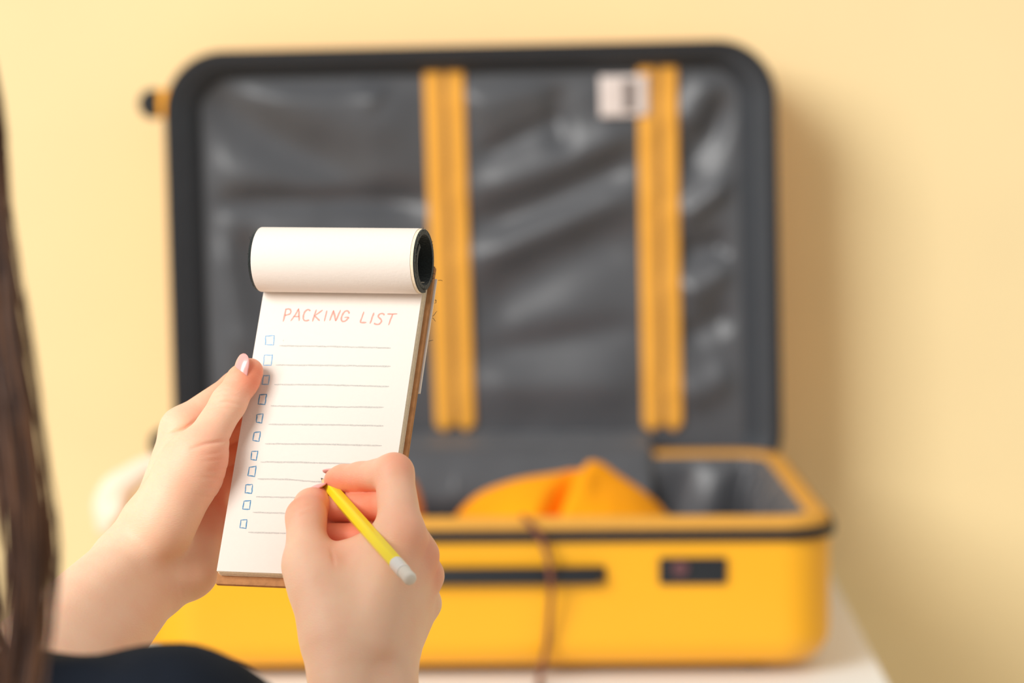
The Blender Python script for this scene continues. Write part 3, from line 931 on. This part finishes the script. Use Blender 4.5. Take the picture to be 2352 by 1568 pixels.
# ---- left hand, holding the pad from behind with the thumb over its edge
def back(px, py, r): return page_dz(px, py, BT1 - 0.0012) + r      # just behind the board
L_thumb = chain([(372, 1190, -6), (455, 1040, -4), (525, 925, 8), (558, 874, 15), (575, 852, 17)], [15, 11.5, 9.4, 8.6, 7.2])
def lf(pts, rr):
    q = []
    for (x, y, z), r in zip(pts, rr): q.append((x, y, max(z, back(x, y, r + 0.8)) if x > 560 else z))
    return chain(q, rr)
L_index = lf([(418, 985, 26), (545, 890, 46), (622, 866, 50), (680, 862, 50)], [11.5, 9.2, 8.2, 7.0])
L_mid = lf([(440, 1005, 47), (600, 952, 60), (690, 938, 50), (752, 936, 50)], [11.5, 9.2, 8.2, 7.0])
L_ring = lf([(475, 1035, 60), (628, 1020, 66), (712, 1010, 50), (772, 1010, 50)], [11, 8.8, 7.8, 6.8])
L_pink = lf([(505, 1085, 66), (620, 1085, 64), (684, 1084, 50), (732, 1084, 50)], [10, 7.8, 7, 6.2])
EL = W(-175, 1800, 1.685)                                            # left elbow
wr = H(300, 1298, 6)
L_palm = chain([(350, 1225, 8), (420, 988, 26)], [15, 12]) + chain([(365, 1235, 22), (440, 1005, 47)], [14, 12]) + \
         chain([(385, 1250, 32), (475, 1035, 60)], [14, 11.5]) + chain([(415, 1275, 36), (505, 1085, 66)], [14, 10.5]) + \
         chain([(370, 1205, 0), (440, 1075, 0)], [19, 17]) + chain([(440, 1075, 0), (460, 1045, -2)], [17, 14]) + \
         chain([(425, 1296, 26), (470, 1200, 46)], [17, 15]) + chain([(425, 1296, 26), (432, 1310, 22)], [17, 15]) + \
         chain([(300, 1285, 0), (345, 1215, 2)], [18.5, 17]) + chain([(360, 1335, 12), (415, 1285, 26)], [17.5, 18]) + \
         [(H(284, 1302, -4), EL + np.array([-0.008, 0, -0.004]), 0.0190, 0.036), (H(340, 1352, 8), EL + np.array([0.012, 0, -0.01]), 0.0185, 0.038)]
L_creases = [([(530, 1008), (505, 1014), (470, 1020), (440, 1030)], 0.9, 4.5, 30), ([(526, 1030), (500, 1040), (470, 1044)], 0.35, 4, 30),
             ([(486, 914), (512, 904), (545, 911)], 0.5, 3.6, 40), ([(488, 927), (520, 922), (552, 929)], 0.5, 3.6, 40), ([(496, 899), (516, 892), (538, 896)], 0.4, 3.2, 40), ([(478, 938), (500, 936), (530, 940)], 0.3, 3.2, 40),
             ([(385, 1000), (425, 985), (455, 963)], 0.9, 5, 60), ([(523, 1075), (500, 1078), (480, 1082)], 0.45, 3.5, 30), ([(518, 1100), (492, 1098), (462, 1096)], 0.4, 3.5, 30), ([(524, 1054), (495, 1056), (465, 1060)], 0.35, 3.5, 30), ([(512, 1122), (490, 1120), (462, 1118)], 0.3, 3.5, 30),
             ([(500, 1140), (480, 1142), (450, 1136)], 0.22, 4, 30), ([(395, 1300), (412, 1340), (420, 1372)], 0.25, 5, 40)]
L_field = hand_field(L_palm, [(L_thumb, 0.008), (L_index, 0.006), (L_mid, 0.005), (L_ring, 0.005), (L_pink, 0.005)], L_creases)

# ---- right hand, writing
R_thumb = chain([(770, 1432, -74), (706, 1296, -62), (703, 1188, -48), (716, 1162, -34), (729, 1148, -25)], [16, 11.8, 10.4, 9.2, 7.4])
R_index = chain([(922, 1228, -68), (905, 1086, -50), (828, 1097, -32), (788, 1101, -24), (772, 1103, -21)], [12, 10.2, 8.0, 7.6, 6.6])
R_mid = chain([(960, 1274, -58), (908, 1158, -46), (830, 1166, -33), (752, 1170, -29)], [10.5, 9.2, 8.4, 7.6])
R_ring = chain([(975, 1322, -47), (925, 1240, -48), (835, 1236, -41), (752, 1232, -38)], [9.8, 8.8, 8.2, 7.4])
R_pink = chain([(972, 1386, -38), (935, 1310, -47), (868, 1304, -46), (820, 1300, -46)], [9, 7.8, 7, 6.2])
ER = np.array([-0.030, 1.63, 1.085])                                 # right elbow
R_palm = chain([(842, 1478, -86), (922, 1228, -68)], [15.5, 12]) + chain([(866, 1490, -80), (960, 1274, -58)], [15, 10.5]) + \
         chain([(885, 1500, -72), (975, 1322, -47)], [14.5, 9.8]) + chain([(896, 1512, -64), (972, 1386, -38)], [13.5, 9.2]) + \
         chain([(780, 1465, -78), (735, 1335, -66)], [20, 16]) + chain([(735, 1335, -66), (712, 1290, -62)], [15, 12]) + chain([(780, 1400, -72), (860, 1290, -66)], [16, 10.5]) + chain([(732, 1308, -62), (785, 1292, -58), (872, 1246, -63)], [10, 8.5, 9.5]) + \
         chain([(782, 1465, -78), (790, 1560, -88)], [19, 17]) + chain([(880, 1500, -70), (878, 1560, -78)], [16, 16]) + \
         [(H(790, 1560, -88), ER + np.array([-0.012, 0, 0]), 0.0172, 0.037), (H(876, 1560, -78), ER + np.array([0.012, 0, 0]), 0.0165, 0.037)]
R_creases = [([(668, 1175), (690, 1165), (720, 1158)], 0.35, 4, 0), ([(672, 1190), (695, 1182), (715, 1178)], 0.22, 4, 0), ([(806, 1075), (806, 1100), (812, 1125)], 0.35, 4, 0),
             ([(760, 1262), (766, 1285), (768, 1300)], 0.5, 5, 0)]
R_field = hand_field(R_palm, [(R_thumb, 0.007), (R_index, 0.006), (R_mid, 0.004), (R_ring, 0.004), (R_pink, 0.004)], R_creases)

def bounds(prims, pad_=0.012):
    P = np.array([q for p in prims for q in (p[0], p[1])]); r = max(p[2] for p in prims); r = max(r, max(p[3] for p in prims))
    return P.min(0) - r - pad_ + 0.0, P.max(0) + r + pad_
VL, FL = polygonise(L_field, *bounds(L_palm + L_thumb + L_index + L_mid + L_ring + L_pink, 0.004), 0.0008)
VR, FR = polygonise(R_field, *bounds(R_palm + R_thumb + R_index + R_mid + R_ring + R_pink, 0.004), 0.0008)
print('hands', len(VL), len(VR))

# ---- rest of the body (mostly outside the picture)
HEAD = np.array([-0.315, 1.455, 1.535]); NECK = np.array([-0.315, 1.44, 1.385])
SHL = np.array([-0.470, 1.455, 1.283]); SHR = np.array([-0.141, 1.435, 1.286])
CH = np.array([-0.310, 1.44, 1.20]); PELV = np.array([-0.310, 1.44, 0.86])
A3 = lambda *v: np.array(v, float)
torso = [(A3(-0.375, 1.44, 1.22), A3(-0.245, 1.44, 1.22), 0.088, 0.088), (A3(-0.36, 1.445, 1.05), A3(-0.26, 1.445, 1.05), 0.082, 0.082), (A3(-0.365, 1.44, 0.88), A3(-0.255, 1.44, 0.88), 0.095, 0.095),
         (CH, A3(-0.31, 1.445, 1.05), 0.095, 0.085), (A3(-0.31, 1.445, 1.05), PELV, 0.085, 0.10), (A3(-0.36, 1.51, 1.17), A3(-0.26, 1.51, 1.17), 0.050, 0.050),
         (NECK + A3(0, 0, 0.02), NECK + A3(0, 0, -0.07), 0.048, 0.06), (NECK + A3(0, 0, -0.06), SHL + A3(0.03, 0, 0), 0.045, 0.042), (NECK + A3(0, 0, -0.06), SHR + A3(-0.03, 0, 0), 0.045, 0.042)]
arms = [(SHL, EL, 0.045, 0.040), (SHR, ER, 0.045, 0.039)]
legs = []
for sx in (-1, 1):
    hip = A3(-0.31 + sx * 0.085, 1.44, 0.84); kn = A3(-0.31 + sx * 0.09, 1.47, 0.47); an = A3(-0.31 + sx * 0.095, 1.43, 0.085)
    legs += [(hip, kn, 0.085, 0.056), (kn, kn * 0.6 + an * 0.4 + A3(0, -0.012, 0), 0.055, 0.053), (kn * 0.6 + an * 0.4 + A3(0, -0.012, 0), an, 0.052, 0.034), (an, an + A3(0, 0.13, -0.05), 0.034, 0.026)]
def body_field(P): return chain_field(P, torso + arms + legs, 0.03)
bpr = torso + arms + legs
VB, FB = polygonise(body_field, *bounds(bpr, 0.02), 0.009)
hd = HEAD
def head_field(P):
    d = sd_ell(P, hd + A3(0, -0.012, 0.022), A3(0.074, 0.092, 0.088))
    d = smin(d, sd_cone(P, hd + A3(0, 0.045, -0.03), hd + A3(0, 0.058, -0.085), 0.055, 0.028), 0.03)
    d = smin(d, sd_cone(P, hd + A3(0, -0.015, -0.06), NECK + A3(0, 0, -0.02), 0.045, 0.050), 0.03)
    d = smin(d, sd_cone(P, hd + A3(-0.03, 0.078, 0.03), hd + A3(0.03, 0.078, 0.03), 0.011, 0.011), 0.02)         # brow
    d = smin(d, sd_cone(P, hd + A3(0, 0.088, 0.018), hd + A3(0, 0.108, -0.022), 0.007, 0.0095), 0.010)           # nose
    for sx in (-1, 1):
        d = smin(d, sd_ell(P, hd + A3(sx * 0.009, 0.098, -0.024), A3(0.008, 0.009, 0.006)), 0.006)
        d = -smin(-d, sd_ell(P, hd + A3(sx * 0.032, 0.096, 0.012), A3(0.016, 0.014, 0.010)), 0.008)              # eye sockets
        d = smin(d, sd_ell(P, hd + A3(sx * 0.045, 0.055, -0.022), A3(0.022, 0.025, 0.020)), 0.02)                # cheeks
        e = sd_ell(P, hd + A3(sx * 0.078, -0.005, 0.0), A3(0.009, 0.018, 0.030))
        e = -smin(-e, sd_ell(P, hd + A3(sx * 0.086, 0.0, 0.002), A3(0.006, 0.010, 0.018)), 0.004)
        d = smin(d, e, 0.006)                                                                                    # ears
    d = smin(d, sd_ell(P, hd + A3(0, 0.090, -0.047), A3(0.022, 0.008, 0.0045)), 0.005)                           # lips
    d = smin(d, sd_ell(P, hd + A3(0, 0.088, -0.057), A3(0.019, 0.008, 0.0055)), 0.005)
    d = smin(d, sd_ell(P, hd + A3(0, 0.078, -0.085), A3(0.018, 0.014, 0.014)), 0.012)                            # chin
    return d
VH, FH = polygonise(head_field, hd + A3(-0.10, -0.13, -0.20), hd + A3(0.10, 0.14, 0.14), 0.0032)

person = empty('person', (-0.31, 1.44, 0)); PO = np.array([-0.31, 1.44, 0])
tag(person, 'person in a navy top with long brown hair writing on the notepad', 'person')
off = 0; Vs = []; Fs = []
for V_, F_ in ((VL, FL), (VR, FR), (VB, FB), (VH, FH)):
    Vs.append(V_); Fs.append(F_ + off); off += len(V_)
VA = np.concatenate(Vs); FA = np.concatenate(Fs)
body = mesh_obj('body', VA - PO, FA, M['skin'], person)
# redness of fingertips, knuckles and creases
red = np.zeros(len(VA))
for (x, y, z), r, k in (((585, 860, 12), 11, 0.75), ((556, 872, 10), 10, 0.35), ((510, 1050, -10), 16, 0.45), ((500, 1120, 0), 18, 0.3), ((560, 905, 46), 22, 0.7), ((430, 960, 26), 12, 0.25),
                        ((470, 1250, 40), 26, 0.55), ((510, 1100, 50), 26, 0.9), ((640, 980, 55), 40, 0.7),
                        ((920, 1060, -55), 12, 0.6), ((772, 1110, -24), 12, 0.5), ((690, 1150, -50), 12, 0.45), ((745, 1135, -30), 9, 0.6), ((840, 1160, -34), 20, 1.0), ((790, 1225, -38), 22, 1.0),
                        ((940, 1225, -75), 16, 0.45), ((985, 1275, -60), 13, 0.6), ((770, 1280, -70), 12, 0.3), ((995, 1320, -50), 12, 0.4)):
    c = H(x, y, z); red += k * np.exp(-((VA - c) ** 2).sum(1) / (r * MM) ** 2)
at = body.data.attributes.new('red', 'FLOAT', 'POINT'); at.data.foreach_set('value', np.clip(red, 0, 1).astype(np.float32))

# ---- finger nails
def cam_vec(x, y, t): return RIGHT * x + UPV * y - FWD * t           # right, up, towards the camera
def nail(centre, along, dorsal, width, length, curv, taper=0.75):
    t = unit(along); n = unit(dorsal - t * np.dot(dorsal, t)); s = np.cross(t, n)
    nu, nv = 14, 18; V_ = []; F_ = []
    for j in range(nv + 1):
        l = j / nv
        if l < 0.25: wf = math.sqrt(max(0.0, 1 - ((0.25 - l) / 0.25) ** 2)) * 0.35 + 0.65
        else: wf = 1 - (1 - taper) * 0.3 * ((l - 0.25) / 0.75)
        if l > 0.5: wf *= math.sqrt(max(0.02, 1 - ((l - 0.5) / 0.505) ** 2))
        for i in range(nu + 1):
            a = (i / nu - 0.5) * 2 * wf * (width / 2) / curv
            p = centre + t * (l - 0.5) * length + s * math.sin(a) * curv + n * (math.cos(a) * curv - curv - 0.0014 * ((l - 0.45) * 2) ** 2)
            V_.append(tuple(p - PO))
    for j in range(nv):
        for i in range(nu):
            k = j * (nu + 1) + i; F_.append((k, k + 1, k + nu + 2, k + nu + 1))
    o = mesh_obj('fingernail', V_, F_, M['nail'], body)
    sm = o.modifiers.new('thickness', 'SOLIDIFY'); sm.thickness = 0.0007; sm.offset = 0
    o['label'] = 'glossy pale pink fingernail'
    return o
nail(H(549, 841, 9.0), cam_vec(0.24, 1.0, -0.12), cam_vec(-0.66, 0.10, 0.75), 0.0125, 0.0152, 0.0078)
nail(H(721, 1116, -27), cam_vec(0.80, 0.42, -0.55), cam_vec(-0.42, 0.88, 0.05), 0.0110, 0.0145, 0.0072)
nail(H(765, 1078, -17), cam_vec(-1.0, 0.05, -0.5), cam_vec(-0.1, 0.95, -0.45), 0.0095, 0.0115, 0.0062)

# ---- clothes
def shirt_field(P):
    d = chain_field(P, [(a, b, ra + 0.008, rb + 0.008) for a, b, ra, rb in torso[:6]], 0.035)
    d = smin(d, chain_field(P, [(NECK + A3(0, 0, -0.085), SHL + A3(0.02, 0, 0.002), 0.055, 0.052), (NECK + A3(0, 0, -0.085), SHR + A3(-0.02, 0, 0.002), 0.055, 0.052)], 0.02), 0.03)
    ar = chain_field(P, [(SHL, SHL * 0.35 + EL * 0.65, 0.054, 0.054), (SHR, SHR * 0.35 + ER * 0.65, 0.054, 0.054)], 0.01)
    d = smin(d, ar, 0.025)
    w = vnoise(np.stack([P[:, 0] * 22, P[:, 1] * 22, P[:, 2] * 34 + P[:, 0] * 20], -1)) * 0.0045 + vnoise(P * 60.0) * 0.0015
    d = d + w
    d = np.maximum(d, 0.80 - P[:, 2])
    return d
lo, hi = bounds(torso + arms, 0.02)
VS, FS = polygonise(shirt_field, lo - 0.01, hi + 0.01, 0.006)
mesh_obj('shirt', VS - PO, FS, M['shirt'], person)
def trouser_field(P):
    d = chain_field(P, [(a, b, ra + 0.012, rb + 0.014) for k, (a, b, ra, rb) in enumerate(legs) if k % 4 != 3], 0.02)
    d = smin(d, sd_cone(P, A3(-0.365, 1.44, 0.88), A3(-0.255, 1.44, 0.88), 0.102, 0.102), 0.03)
    return np.maximum(np.maximum(d + vnoise(P * 30.0) * 0.003, P[:, 2] - 0.95), 0.10 - P[:, 2])
lo, hi = bounds(legs + torso[2:3], 0.03)
VT, FT = polygonise(trouser_field, lo, hi, 0.010)
mesh_obj('trousers', VT - PO, FT, M['trousers'], person)
for sx in (-1, 1):
    ax_ = -0.31 + sx * 0.095
    def shoe_field(P):
        d = sd_cone(P, A3(ax_, 1.42, 0.055), A3(ax_ + sx * 0.012, 1.585, 0.040), 0.044, 0.036)
        d = smin(d, sd_cone(P, A3(ax_, 1.43, 0.06), A3(ax_, 1.43, 0.105), 0.043, 0.044), 0.02)
        d = np.maximum(d, P[:, 2] - 0.12)
        return np.maximum(d, 0.001 - P[:, 2])
    V_, F_ = polygonise(shoe_field, A3(ax_ - 0.07, 1.34, -0.02), A3(ax_ + 0.08, 1.66, 0.14), 0.006)
    mesh_obj('shoe', V_ - PO, F_, M['shoe'], person)
for sx in (-1, 1):
    bm = bmesh.new(); bmesh.ops.create_uvsphere(bm, u_segments=20, v_segments=12, radius=0.0115)
    me = bpy.data.meshes.new('eyeball'); bm.to_mesh(me); bm.free(); me.materials.append(M['eye'])
    e = bpy.data.objects.new('eyeball', me); COL.objects.link(e); e.parent = body; e.location = hd + A3(sx * 0.032, 0.073, 0.010) - PO
    autosmooth(e, 60)
    bm = bmesh.new(); bmesh.ops.create_uvsphere(bm, u_segments=16, v_segments=10, radius=0.006)
    bmesh.ops.scale(bm, vec=(1, 0.4, 1), verts=bm.verts)
    me = bpy.data.meshes.new('iris'); bm.to_mesh(me); bm.free(); me.materials.append(M['iris'])
    e2 = bpy.data.objects.new('iris', me); COL.objects.link(e2); e2.parent = body; e2.location = hd + A3(sx * 0.032, 0.0835, 0.007) - PO
    autosmooth(e2, 60)

# ---- long brown hair: a scalp layer and many strands
def hair():
    Vh = []; Fh = []; tone = []
    def add(vf, t):
        o = len(Vh); Vh.extend(vf[0]); Fh.extend(tuple(i + o for i in f) for f in vf[1]); tone.extend([t] * len(vf[0]))
    hc = hd + A3(0, -0.010, 0.02)
    # scalp layer, open at the face
    loops = []
    n = 40
    for k in range(15):
        z = 0.098 * math.cos(math.pi * 0.5 * k / 9) if k <= 9 else -0.018 * (k - 9)
        s = math.sin(math.pi * 0.5 * min(k, 9) / 9) if k <= 9 else 1.0
        L = []
        for i in range(n + 1):
            a = R(140 + 260 * i / n)       # from left temple round the back to right temple
            L.append(tuple(hc + A3(0.084 * s * math.cos(a), 0.100 * s * math.sin(a), z)))
        loops.append(L)
    V_ = [p for L in loops for p in L]; F_ = []
    for k in range(14):
        for i in range(n):
            q = k * (n + 1) + i; F_.append((q, q + 1, q + n + 2, q + n + 1))
    add((V_, F_), 0.05)
    for s in range(1500):
        a = R(random.uniform(132, 408)); az = random.uniform(0.05, 1.0)
        ztop = 0.100 * math.cos(az * math.pi / 2)
        pts = []
        ex = random.gauss(0, 0.010); ey = random.gauss(0, 0.010); zl = random.uniform(1.12, 1.24)
        rj = random.uniform(0.98, 1.10); ph = random.uniform(0, 6.28)
        K = 15
        for k in range(K):
            t = k / (K - 1)
            ph_ = az * math.pi / 2 + (math.pi / 2 - az * math.pi / 2) * min(1, t / 0.35)
            if t <= 0.35:
                p = hc + A3(0.090 * rj * math.sin(ph_) * math.cos(a), 0.106 * rj * math.sin(ph_) * math.sin(a), 0.102 * rj * math.cos(ph_))
            else:
                q = (t - 0.35) / 0.65; z = hc[2] + (zl - hc[2]) * q
                shrink = 1 - 0.14 * math.sin(q * math.pi * 0.9)
                p = np.array([hc[0] + 0.090 * rj * math.cos(a) * shrink + ex * q, hc[1] + 0.106 * rj * math.sin(a) * shrink * (1.0 if math.sin(a) < 0 else 0.6) - 0.03 * q + ey * q, z])
                p = p + A3(0.004 * math.sin(q * 7 + ph), 0.004 * math.cos(q * 6 + ph), 0) * q
            pts.append(tuple(p))
        r = random.uniform(0.0004, 0.0010)
        add(tube(pts, [r] * (K - 2) + [r * 0.6, r * 0.2], 4), random.random() ** 2)
    # the lock falling forward over the right shoulder
    cl = [(-60, 60), (-22, 300), (-4, 560), (14, 760), (42, 960), (62, 1150), (70, 1300), (58, 1450), (40, 1600), (20, 1800)]
    ys = [c[1] for c in cl]; xs = [c[0] for c in cl]
    for s in range(340):
        ph = random.uniform(0, 6.28); rr = abs(random.gauss(0, 0.55)); K = 22; pts = []
        ya = random.uniform(20, 300); yb = random.uniform(1450, 1800); f1 = random.uniform(0.8, 1.6)
        for k in range(K):
            py = ya + (yb - ya) * k / (K - 1)
            w = np.interp(py, [0, 500, 900, 1200, 1800], [20, 26, 42, 46, 48])
            px = np.interp(py, ys, xs) + math.cos(ph) * rr * w + 6 * math.sin(py / 130 * f1 + ph * 3)
            pts.append(tuple(W(px, py, 1.31 + 0.022 * math.sin(ph) * rr + 0.004 * math.sin(py / 160 + ph))))
        r = random.uniform(0.0002, 0.0007)
        add(tube(pts, [r] * (K - 2) + [r * 0.6, r * 0.2], 4), random.random() ** 1.3)
    for s in range(170):
        ph = random.uniform(0, 6.28); rr = abs(random.gauss(0, 0.6)); K = 16; pts = []
        ya = random.uniform(100, 420); yb = random.uniform(1020, 1330)
        for k in range(K):
            py = ya + (yb - ya) * k / (K - 1)
            px = np.interp(py, [0, 500, 800, 1050, 1300], [-70, -18, 0, 18, 26]) + math.cos(ph) * rr * 26 + 5 * math.sin(py / 120 + ph * 3)
            pts.append(tuple(W(px, py, 1.335 + 0.02 * math.sin(ph) * rr)))
        r = random.uniform(0.0003, 0.0008)
        add(tube(pts, [r] * (K - 2) + [r * 0.6, r * 0.2], 4), random.random() ** 2)
    o = mesh_obj('hair', (np.array(Vh) - PO), Fh, M['hair'], person)
    at = o.data.attributes.new('tone', 'FLOAT', 'POINT'); at.data.foreach_set('value', np.array(tone, np.float32))
hair()
